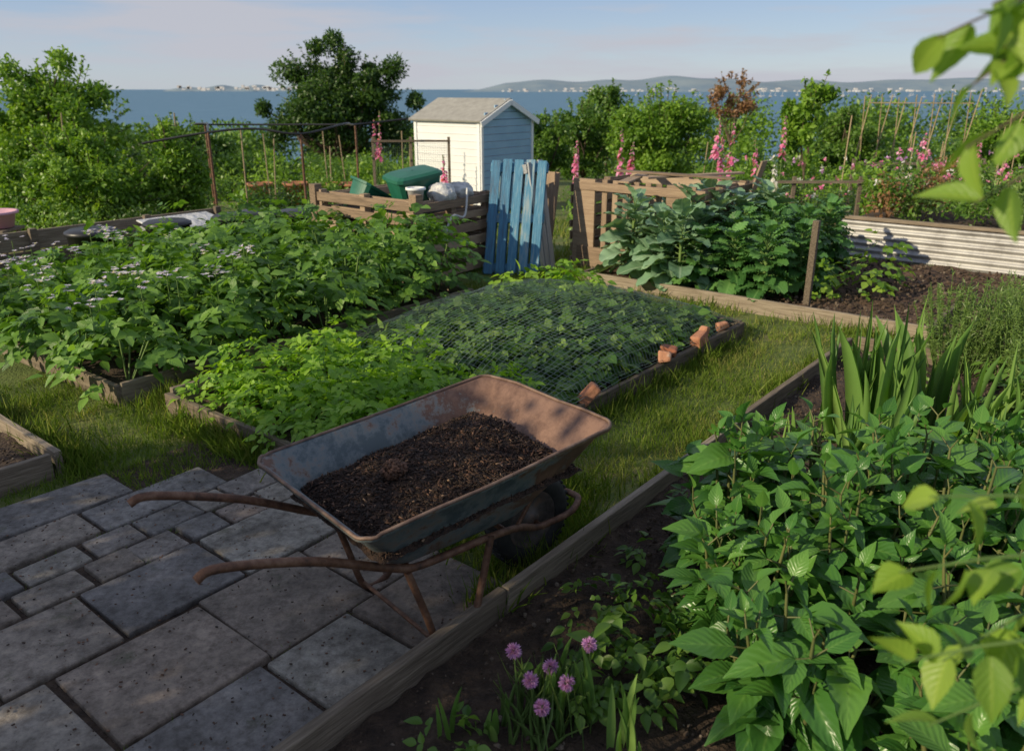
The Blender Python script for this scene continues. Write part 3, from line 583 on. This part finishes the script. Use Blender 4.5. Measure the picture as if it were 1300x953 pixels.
o=soilbed('compost_fill',3.2,4.15,3.15,4.35,z=.6,seed=15); fixp(o,e)
e=empty('slatted_compost_bin',tuple(ab(4.85,2.4))); b=MB()
c1,c2,c3,c4=ab(4.85,2.5),ab(6.1,2.5),ab(6.1,1.1),ab(4.85,1.1)
side(b,c2,c1,.86,7);side(b,c3,c2,.86,7);side(b,c4,c3,.86,7)
b.box(ab(4.84,2.33,.45),B3,A3,(.26,.03,.9)); b.box(ab(4.84,1.25,.45),B3,A3,(.3,.03,.9),mi=0)
for k in range(6): b.box(ab(4.86,2.1-.12*k,.45),nrm(Z3+B3*rng.normal()*.02),B3,(.9,.06,.02))
b.box(ab(4.83,1.7,.83),B3,A3,(1.4,.03,.08)); b.box(ab(4.83,1.7,.12),B3,A3,(1.4,.03,.2))
b.box(ab(5.3,2.0,.9),nrm(A3+B3*.3),B3,(1.1,.12,.02)); b.box(ab(5.6,1.5,.925),nrm(A3-B3*.5),nrm(B3+A3*.5),(1.2,.1,.02)); b.box(ab(5.3,1.6,.95),B3,A3,(1.3,.1,.02))
b.box(ab(4.75,2.75,.45),nrm(Z3+A3*.18),B3,(1.0,.22,.02)); b.box(ab(6.5,1.3,.5),nrm(Z3-B3*.3),A3,(1.1,.14,.02))
fixp(b.build('slats',[M['pallet']],smooth=False,bevel=.003),e)
def pallet(name,P,Q,h,lean,mat,nb,bw):
    P=np.array(P);Q=np.array(Q);d=nrm(Q-P);L=np.linalg.norm(Q-P); nn=np.cross(Z3,d); up=nrm(Z3+nn*lean+d*.05); out=np.cross(d,up); b=MB()
    for i in range(nb):
        x=(i+.5)*L/nb; b.box(P+d*x+up*h/2,up,d,(h+rng.normal()*.015,bw,.018))
    for f in(.06,.5,.94):
        b.box(P+d*L/2+up*h*f-out*.05,d,up,(L,.09,.07))
    for i in range(nb): b.box(P+d*(i+.5)*L/nb+up*h/2-out*.095,up,d,(h,bw,.016))
    return b.build(name,[mat],smooth=False,bevel=.003)
pallet('blue_pallet',(-.30,7.95,.0),(.27,7.88,.0),1.13,.28,M['blue'],5,.088)
pallet('grey_pallet',(.29,7.98,.0),(.45,8.2,.0),1.1,.2,M['grey'],3,.075)
def tub(name,c,r0,r1,h,mat,sq=True,rot=0,lid=None,tilt=(0,0)):
    k=32; 
    prof=[(.01,0),(r0,0),(r1,h),(r1*1.1,h),(r1*1.1,h*.92),(r1*1.02,h*.92)] if not lid else [(.01,0),(r0,0),(r1,h),(r1*1.1,h),(r1*1.08,h+.03),(r1*.9,h+.05),(.01,h+.06)]
    V=[];F=[]
    for (r,z) in prof:
        for j in range(k):
            a=2*math.pi*(j+.5)/k; x,y=math.cos(a),math.sin(a)
            if sq: s=1/max(abs(x),abs(y))**.8; x*=s;y*=s
            V.append((x*r,y*r*(.75 if sq else 1),z))
    for i in range(len(prof)-1):
        for j in range(k): F.append((i*k+j,i*k+(j+1)%k,(i+1)*k+(j+1)%k,(i+1)*k+j))
    b=MB(); V=np.array(V); b.raw(V,np.array(F),V.copy(),np.full(len(V),.5),0); o=b.build(name,[mat],smooth=not sq); o.location=c; o.rotation_euler=(tilt[0],tilt[1],rot)
    if not lid: md=o.modifiers.new('s','SOLIDIFY'); md.thickness=.008
    return o
tub('green_storage_box',ab(3.55,3.45,.68),.19,.24,.28,M['greenplastic'],True,.6,lid=True,tilt=(.1,-.15))
tub('green_storage_box',ab(3.35,3.95,.68),.17,.2,.16,M['greenplastic'],True,.9,tilt=(.2,.5))
for (a,bb,h) in((1.4,5.7,.42),(2.2,5.75,.4),(3.0,5.3,.45),(3.3,5.0,.45),(2.9,5.6,.4)): tub('water_tub',ab(a,bb,0.02),.19,.22,h,M['blackplastic'],False,lid=True)
for (x,y) in((-4.6,15),(-4.0,15.2),(-3.3,14.9),(-2.9,15)): tub('plant_pot',(x,y,float(gz(x,y))+.1),.16,.22,.42,M['terra'],False)
tub('white_bucket',ab(3.3,3.2,.74),.06,.08,.14,M['whitepaint'],False)
def sack(name,c,s,seed):
    T=ball_t(12); V=T[0]*2; f=1+.2*fbm(V[:,0]*1+seed,V[:,1]+V[:,2],4,seed); V=V*f[:,None]*np.array(s); b=MB(); b.raw(V,T[1],V.copy(),np.full(len(V),.5),0); o=b.build(name,[M['sack']]); o.location=c
sack('plastic_sack',ab(3.6,3.15,.8),(.14,.11,.11),1); sack('plastic_sack',ab(3.9,3.2,.8),(.15,.1,.09),2)
b=MB(); b.tube([ab(3.8,3.0,.85),ab(3.7,2.95,.6),ab(3.5,2.93,.62),ab(3.4,2.95,.4)],.011,6,0,5); b.build('hose',[M['sack']])
e=empty('plank_fence',tuple(ab(0,6.6))); b=MB()
b.box(ab(1.6,6.6,.1),A3,B3,(3.4,.035,.2)); b.box(ab(1.62,6.61,.31),A3,B3,(3.35,.035,.19))
for s in(-.1,1.2,2.4,3.28): b.box(ab(s,6.55,.2),A3,B3,(.07,.06,.46))
fixp(b.build('boards',[M['timber']],smooth=False,bevel=.004),e)
e=empty('cold_frame',tuple(ab(2.3,6.1))); b=MB(); b.box(ab(2.6,6.1,.2),A3,B3,(.8,.5,.3)); b.box(ab(2.6,6.1,.37),A3,nrm(B3+Z3*.15),(.84,.54,.02),mi=1); fixp(b.build('frame_and_lid',[M['grey'],M['sack']],smooth=False,bevel=.01),e)
m=surf('pink_plastic',[(.3,(.55,.3,.38)),(.7,(.62,.36,.44))]); tub('pink_tub',(-5.45,8.5,.38),.18,.22,.16,m,False)
b=MB(); b.box((-5.45,8.5,.355),(1,0,0),(0,1,0),(.4,.4,.03))
for sx in(-.15,.15):
    for sy in(-.15,.15): b.box((-5.45+sx,8.5+sy,.17),(1,0,0),(0,1,0),(.04,.04,.34))
b.build('garden_stool',[M['timber']],smooth=False,bevel=.005)
# ---------------- dahlias
b=MB()
def dahlia(c,h,ns,spread,sc_=1.3,T=LHI):
    for s in range(ns):
        ph=rng.uniform(0,6.28); r=spread*math.sqrt(rng.random()); hh=h*rng.uniform(.7,1.15)*(1-.25*(r/spread)**2)
        p0=c+np.array([math.cos(ph),math.sin(ph),0])*r*.25; p2=c+np.array([math.cos(ph)*r,math.sin(ph)*r,hh]); p1=(p0+p2)/2+np.array([math.cos(ph),math.sin(ph),0])*r*.12
        b.tube([p0,p1,p2],[.008,.007,.004],5,1,3)
        nn=5; ph2=rng.uniform(0,3.14)
        for k in range(nn):
            f=.3+.7*k/(nn-1); p=(1-f)**2*p0+2*f*(1-f)*p1+f*f*p2; ph2+=math.pi/2+rng.normal()*.2
            for sg in(0,math.pi):
                a=ph2+sg; el=rng.normal(.15,.3)+.85*(f>.9); d=np.array([math.cos(a)*math.cos(el),math.sin(a)*math.cos(el),math.sin(el)]); N=np.array([-math.cos(a)*math.sin(el),-math.sin(a)*math.sin(el),math.cos(el)])+rng.normal(size=3)*.3
                L=rng.uniform(.07,.145)*(1-.5*(f>.9))*sc_; st=.035*sc_; b.tube([p,p+d*st*1.1],[.003,.0025],4,1)
                rr=np.clip(rng.beta(2,2)*.8+.25*(f>.8),0,1)
                b.inst(T,p+d*st,d,N,L,L*rng.uniform(.5,.66),Zs=L*rng.uniform(.4,1.7),rnd=rr)
                if rng.random()<.4:
                    S=nrm(np.cross(d,N))
                    for q in(-1,1): b.inst(T,p+d*st*.8,nrm(d*.6+S*q),N,L*.6,L*.34,rnd=rr)
for (x,y,h,ns,spd) in [(.84,2.6,.5,14,.22),(.74,2.2,.4,12,.22),(1.15,2.65,.54,17,.26),(1.1,2.25,.5,16,.28),(1.5,2.4,.55,17,.3),(1.6,2.8,.5,13,.26),(1.35,1.85,.48,16,.3),(.8,1.8,.38,13,.24),(1.9,2.6,.46,13,.28),(1.1,1.5,.4,12,.25),(1.95,3.0,.42,9,.2),(1.0,2.95,.4,5,.1)]:
    dahlia(np.array([x,y,.04]),h,ns,spd)
b.build('dahlia_plants',[M['dahlia'],M['rstem']])
b=MB()
def swords(x,y,n,h,r):
    P=np.column_stack([x+rng.normal(size=n)*r,y+rng.normal(size=n)*r,np.full(n,.04)]); d=rdir(n,5,.8); N=rng.normal(size=(n,3)); N[:,2]*=.1
    b.inst(LS,P,d,N,h*rng.uniform(.55,1.05,n),rng.uniform(.014,.028,n),Zs=h*rng.uniform(.1,1.1,n))
for (x,y,n,h,r) in [(1.72,3.8,16,.72,.05),(1.85,3.6,12,.7,.06),(1.98,3.85,14,.76,.07),(2.15,3.5,12,.6,.06),(2.3,3.9,10,.6,.08),(2.1,3.1,12,.52,.07),(2.35,3.3,12,.58,.08),(1.3,3.2,8,.45,.05),(1.12,3.15,10,.42,.05),(1.5,3.35,6,.42,.05),(2.5,3.6,10,.55,.08),(1.6,3.15,10,.5,.06)]: swords(x,y,n,h,r)
swords(-.04,1.78,5,.13,.03); swords(.15,1.85,12,.24,.05); swords(-.18,1.8,3,.2,.02); swords(.3,1.75,10,.22,.06)
b.build('iris_plants',[M['sword']])
b=MB()
for i in range(26):
    a=rng.uniform(-1.3,3.3); bb=rng.uniform(-1.5,-.9); bush(b,ab(a,bb),.08,.1,14,.05,1,.04,LM,0)
for i in range(36):
    a=rng.uniform(1.2,3.4); bb=rng.uniform(-3.3,-1.8); bush(b,ab(a,bb),.22,rng.uniform(.2,.45),45,.1,2,.055,LT,0)
for (x,y) in((.33,2.05),(.4,2.2),(.55,1.95)): bush(b,np.array([x,y,0]),.1,.2,18,.07,1,.055,LM,0)
b.build('weeds',[M['mtree']])
b=MB()
for (x,y,h,r) in [(3.15,4.7,.75,.35),(3.5,5.1,.7,.4),(3.0,4.2,.62,.3),(3.5,4.3,.7,.35),(2.75,3.75,.5,.25),(3.9,5.6,.6,.4),(2.85,4.9,.7,.3)]:
    for s in range(80):
        ph=rng.uniform(0,6.28);rr=r*math.sqrt(rng.random()); p=np.array([x+math.cos(ph)*rr*.5,y+math.sin(ph)*rr*.5,.05]); q=np.array([x+math.cos(ph)*rr,y+math.sin(ph)*rr,h*rng.uniform(.7,1.1)*(1-.3*rr/r)])
        b.tube([p,q],[.004,.002],3,1); n=60; t=rng.uniform(.2,1,n); P=p+(q-p)*t[:,None]; b.inst(LN,P,rdir(n,.6),rdir(n),.035,.007)
b.build('rosemary_bush',[M['herb'],M['stem']])
b=MB()
for (x,y,z) in [(.005,1.86,.27),(.05,1.79,.23),(.15,1.79,.22),(.11,1.88,.2),(.9,3.0,.25),(.22,1.9,.26),(.08,1.72,.2)]:
    b.tube([(x+.02,y-.02,.03),(x,y,z)],.0022,4,1); n=150; d=rdir(n); b.inst(LT2,np.array([x,y,z])+d*.008,d,rdir(n),.017,.006)
n=90; P=np.column_stack([.1+rng.normal(size=n)*.06,1.83+rng.normal(size=n)*.05,np.full(n,.03)]); b.inst(LG,P,rdir(n,2.5,.5),rdir(n),rng.uniform(.12,.24,n),.004,mi=1)
b.build('chive_flowers',[M['lilac'],M['stem']])
# ---------------- near plants beside the camera
b=MB()
b.tube([(1.3,.9,0),(1.3,.95,.9),(1.2,.98,1.6),(.95,.98,1.98),(.76,.95,1.95)],[.02,.018,.014,.009,.004],6,1,6)
def spray(p0,p1,n,L,w=.45,droop=-.5,T=LHI):
    p0=np.array(p0);p1=np.array(p1); b.tube([p0,(p0+p1)/2+[0,0,.02],p1],[.003,.0025,.0012],5,1,3)
    for i in range(n):
        t=(i+.7)/n; p=p0+(p1-p0)*t; d=nrm(nrm(p1-p0)*.5+rng.normal(size=3)*.6+[0,0,droop]); b.inst(T,p,d,rdir(1,.6)[0],L*rng.uniform(.7,1.1),L*w,rnd=rng.random())
spray((.95,.98,1.97),(.44,.9,1.80),18,.068); spray((.8,.96,1.93),(.48,.9,1.75),14,.065); spray((.95,.98,1.9),(.49,.9,1.69),18,.068); spray((1.0,.98,1.85),(.51,.9,1.63),16,.065); spray((.76,.96,1.9),(.48,.88,1.83),12,.06); spray((.76,.96,1.86),(.5,.88,1.79),10,.06)
b.build('overhanging_branch',[M['near'],M['bark']])
b=MB()
for (x,y,h) in [(.8,.85,1.3),(.87,.95,1.2),(.73,.75,1.2)]:
    b.tube([(x,y,0),(x+.02,y,h*.6),(x-.04,y,h)],[.006,.005,.003],5,1,4)
spray((.78,.85,1.25),(.49,.84,1.30),8,.06,.55,droop=-.1); spray((.78,.85,1.2),(.46,.82,1.21),9,.068,.6,droop=-.1); spray((.72,.76,1.15),(.45,.76,1.13),9,.068,.6,droop=0); spray((.84,.92,1.15),(.56,.86,1.05),10,.078,.6); spray((.8,.85,1.05),(.52,.8,1.0),6,.055,.5)
b.build('rose_bush',[M['near'],M['stem']])
# ---------------- wheelbarrow (local frame: x forward, y left, z up)
wb=empty('wheelbarrow',(-.24,2.476,0),R(41))
def rrect(x0,x1,hw,z0,z1,r=.07,m_=7,e=5):
    cs=[(x1-r,hw-r,0),(x0+r,hw-r,90),(x0+r,-hw+r,180),(x1-r,-hw+r,270)]; pts=[]
    for q,(cx,cy,a0) in enumerate(cs):
        for i in range(m_):
            a=R(a0+90*i/(m_-1)); pts.append((cx+r*math.cos(a),cy+r*math.sin(a)))
        nx,ny,na=cs[(q+1)%4]; p=pts[-1]; a=R(na); q2=(nx+r*math.cos(a),ny+r*math.sin(a))
        for s in range(1,e): pts.append((p[0]+(q2[0]-p[0])*s/e,p[1]+(q2[1]-p[1])*s/e))
    return [(x,y,z0+(z1-z0)*(x-x0)/(x1-x0)) for x,y in pts]
rings=[rrect(-.14,.02,.06,.375,.375,.05),rrect(-.32,.17,.2,.375,.375,.06),rrect(-.345,.2,.215,.39,.39,.065),rrect(-.42,.345,.275,.49,.515,.06),rrect(-.495,.475,.335,.595,.66,.055),rrect(-.51,.495,.348,.602,.67,.055),rrect(-.512,.5,.35,.592,.66,.055)]
k=len(rings[0]); dj=np.interp(np.arange(k*1.),np.arange(0,k+4,4.),rng.normal(size=len(np.arange(0,k+4,4.)))*.004)
rings=[[(x*(1+dj[j]*.8),y*(1+dj[j]*1.5),z+dj[(j*3)%k]*(.6 if q>3 else .2)) for j,(x,y,z) in enumerate(r_)] for q,r_ in enumerate(rings)]
V=[p for r_ in rings for p in r_]; F=[tuple(range(k))]
for i in range(len(rings)-1):
    for j in range(k): F.append((i*k+j,i*k+(j+1)%k,(i+1)*k+(j+1)%k,(i+1)*k+j))
me=bpy.data.meshes.new('tray'); me.from_pydata(V,[],F); me.materials.append(M['tray'])
for p in me.polygons: p.use_smooth=True
o=bpy.data.objects.new('tray',me); sc.collection.objects.link(o); o.parent=wb; md=o.modifiers.new('s','SOLIDIFY'); md.thickness=.003; md.offset=0
b=MB(); rr=rings[5]; b.tube(rr+[rr[0]],.006,6); b.build('rolled_rim',[M['rim']],wb)
b=MB()
for s in(1,-1):
    y=s*.22
    b.tube([(-.925,s*.255,.622),(-.86,s*.25,.628),(-.6,s*.235,.53),(-.36,y,.40),(-.25,y,.362),(.0,y,.355),(.2,s*.17,.3),(.38,s*.085,.2),(.54,s*.085,.2),(.63,s*.045,.21),(.645,0,.21)],.0135,8,0,5)
    b.tube([(-.30,s*.225,.36),(-.25,s*.235,.2),(-.2,s*.24,.04),(-.14,s*.24,.013),(-.07,s*.24,.06),(-.02,s*.235,.2),(.03,s*.225,.36)],.0125,8,0,5)
b.tube([(.4,-.09,.19),(.4,.09,.19)],.01,6); b.tube([(-.2,-.24,.05),(-.2,.24,.05)],.008,6); b.tube([(.12,-.2,.33),(.12,.2,.33)],.01,6); b.tube([(-.28,-.22,.36),(-.28,.22,.36)],.01,6)
b.tube([(.2,-.16,.3),(.34,-.16,.47)],.008,6); b.tube([(.2,.16,.3),(.34,.16,.47)],.008,6)
b.build('frame_handles_legs',[M['rust']],wb)
def lathe(prof,cx,cz,k=36):
    V=[];F=[]; n=len(prof)
    for (r,y) in prof:
        for j in range(k): a=2*math.pi*j/k; V.append((cx+r*math.cos(a),y,cz+r*math.sin(a)))
    for i in range(n-1):
        for j in range(k): F.append((i*k+j,i*k+(j+1)%k,(i+1)*k+(j+1)%k,(i+1)*k+j))
    return np.array(V),np.array(F)
b=MB(); prof=[(.115,-.022),(.13,-.04),(.16,-.043),(.183,-.028),(.19,0),(.183,.028),(.16,.043),(.13,.04),(.115,.022)]
V,F=lathe(prof,.4,.194); b.raw(V,F,V,np.full(len(V),.5),0)
for j in range(40):
    a=2*math.pi*j/40; c=np.array([.4+.188*math.cos(a),0,.194+.188*math.sin(a)]); b.box(c,(0,1,0),(math.cos(a),0,math.sin(a)),(.06,.008,.012),0)
b.build('tyre',[M['rubber']],wb)
b=MB(); V,F=lathe([(.117,-.026),(.11,-.028),(.095,-.012),(.05,-.01),(.03,-.03),(.012,-.045),(.012,.045),(.03,.03),(.05,.01),(.095,.012),(.11,.028),(.117,.026)],.4,.194); b.raw(V,F,V,np.full(len(V),.5),0); b.build('wheel_rim',[M['disc']],wb)
def cz(x,y):
    t=(x+.4)/.8; base=.505+.055*t; mound=.055*np.exp(-((x+.05)/.25)**2-(y/.2)**2)+.05*np.exp(-((x-.25)/.12)**2-((y-.08)/.16)**2); return base+mound+.012*fbm(x,y,16,3)+.005*fbm(x,y,60,5)
def cpos(u,v):
    x=-.425+u*.805; hw=.285+.015*u; y=(v*2-1)*hw; edge=np.clip(np.minimum(np.minimum(u,1-u)*.79,np.minimum(v,1-v)*2*hw)/.08,0,1); z=cz(x,y)-.04*(1-edge)**2
    return np.stack([x,y,z],1)
gridmesh('compost',np.linspace(0,1,110),np.linspace(0,1,80),lambda u,v:cpos(u,v),M['compost'],wb)
b=MB(); n=10000; P=cpos(rng.random(n)*.98+.01,rng.random(n)*.98+.01); P[:,2]+=rng.uniform(-.002,.007,n); s=rng.uniform(.005,.02,n); d=rng.normal(size=(n,3)); d[:,2]*=.35
b.inst(BX,P,d,rdir(n,1),s,s*rng.uniform(.15,.4,n),s*.15,rnd=np.clip(rng.exponential(.22,n),0,1)); 
n=500; P=np.array([-.19,.0,.59])+rdir(n)*rng.uniform(.4,1,n)[:,None]*[.045,.036,.03]; s=rng.uniform(.006,.016,n); b.inst(ROCK,P,rdir(n),rdir(n),s,s,s,rnd=rng.uniform(.3,.8,n))
b.build('bark_chips',[M['chip']],wb)
b=MB(); n=1800; P=np.array([ab(a,q,.029) for a,q in zip(rng.uniform(-3,-.1,n),rng.uniform(-.7,1.3,n))]); s=rng.uniform(.003,.01,n); d=rng.normal(size=(n,3)); d[:,2]*=.1; b.inst(BX,P,d,[0,0,1],s,s*.5,s*.3,rnd=rng.random(n)*.8); b.build('paving_debris',[M['chip']],smooth=False)
# tall unseen hedge, added off to the left to shade the foreground
b=MB(); 
for y in np.arange(-5.5,1.75,.3):
    for k in range(7):
        blob(b,[(-5.2+rng.normal()*.15,y,.3+k*.41)],[(.45,.35,.4)],260,.1,.07)
    b.tube([(-5.2,y,0),(-5.2+rng.normal()*.1,y,2.5)],.02,4,1)
b.build('shade_hedge',[M['dtree'],M['bark']])
# ---------------- light
S=nrm([-.89,-.46,0]); el=R(25); sd=np.array([S[0]*math.cos(el),S[1]*math.cos(el),math.sin(el)])
from mathutils import Vector
L=bpy.data.lights.new('sun','SUN'); L.energy=5; L.angle=R(.5); L.color=(1,.86,.6); lo=bpy.data.objects.new('sun',L); sc.collection.objects.link(lo); lo.rotation_euler=Vector(-sd).to_track_quat('-Z','Y').to_euler()
w=bpy.data.worlds.new('World'); sc.world=w; w.use_nodes=True; nd=w.node_tree.nodes; lk=w.node_tree.links; bg=nd['Background']
sk=nd.new('ShaderNodeTexSky'); sk.sky_type='NISHITA'; sk.sun_disc=False; sk.sun_elevation=el; sk.sun_rotation=math.atan2(S[0],S[1]); sk.air_density=1; sk.dust_density=.4; sk.ozone_density=2.5
tc=nd.new('ShaderNodeTexCoord'); sx=nd.new('ShaderNodeSeparateXYZ'); lk.new(tc.outputs['Generated'],sx.inputs[0])
r0=ramp(nd,[(0,(3.1,3.6,4.3)),(.05,(2.5,3.1,4.2)),(.13,(1.7,2.35,3.9)),(.5,(1.25,1.75,2.9))]); lk.new(sx.outputs[2],r0.inputs[0])
m0=nd.new('ShaderNodeMix'); m0.data_type='RGBA'; m0.inputs[0].default_value=.75; lk.new(sk.outputs[0],m0.inputs[6]); lk.new(r0.outputs[0],m0.inputs[7])
mp=nd.new('ShaderNodeMapping'); mp.inputs['Scale'].default_value=(1.6,1.6,13); mp.inputs['Rotation'].default_value=(0,.05,.3); mp.inputs['Location'].default_value=(.7,.2,.4); lk.new(tc.outputs['Generated'],mp.inputs[0])
n=nd.new('ShaderNodeTexNoise'); n.inputs['Scale'].default_value=2.1; n.inputs['Detail'].default_value=7; n.inputs['Roughness'].default_value=.55; lk.new(mp.outputs[0],n.inputs[0])
r=ramp(nd,[(.43,(0,0,0)),(.6,(.9,.9,.9))]); lk.new(n.outputs[0],r.inputs[0])
mx=nd.new('ShaderNodeMix'); mx.data_type='RGBA'; lk.new(r.outputs[0],mx.inputs[0]); lk.new(m0.outputs[2],mx.inputs[6]); mx.inputs[7].default_value=(3.5,3.55,3.95,1)
lk.new(mx.outputs[2],bg.inputs[0]); bg.inputs[1].default_value=.15
# ---------------- camera
cd=bpy.data.cameras.new('camera'); co=bpy.data.objects.new('camera',cd); sc.collection.objects.link(co); co.location=(0,0,1.75); co.rotation_euler=(R(90-19.6),0,0)
cd.sensor_width=36; cd.lens=36*1020/1300; cd.clip_start=.05; cd.clip_end=100000; cd.dof.use_dof=True; cd.dof.focus_distance=3.4; cd.dof.aperture_fstop=3.5
sc.camera=co; sc.view_settings.view_transform='Standard'; sc.view_settings.look='None'; sc.view_settings.exposure=0
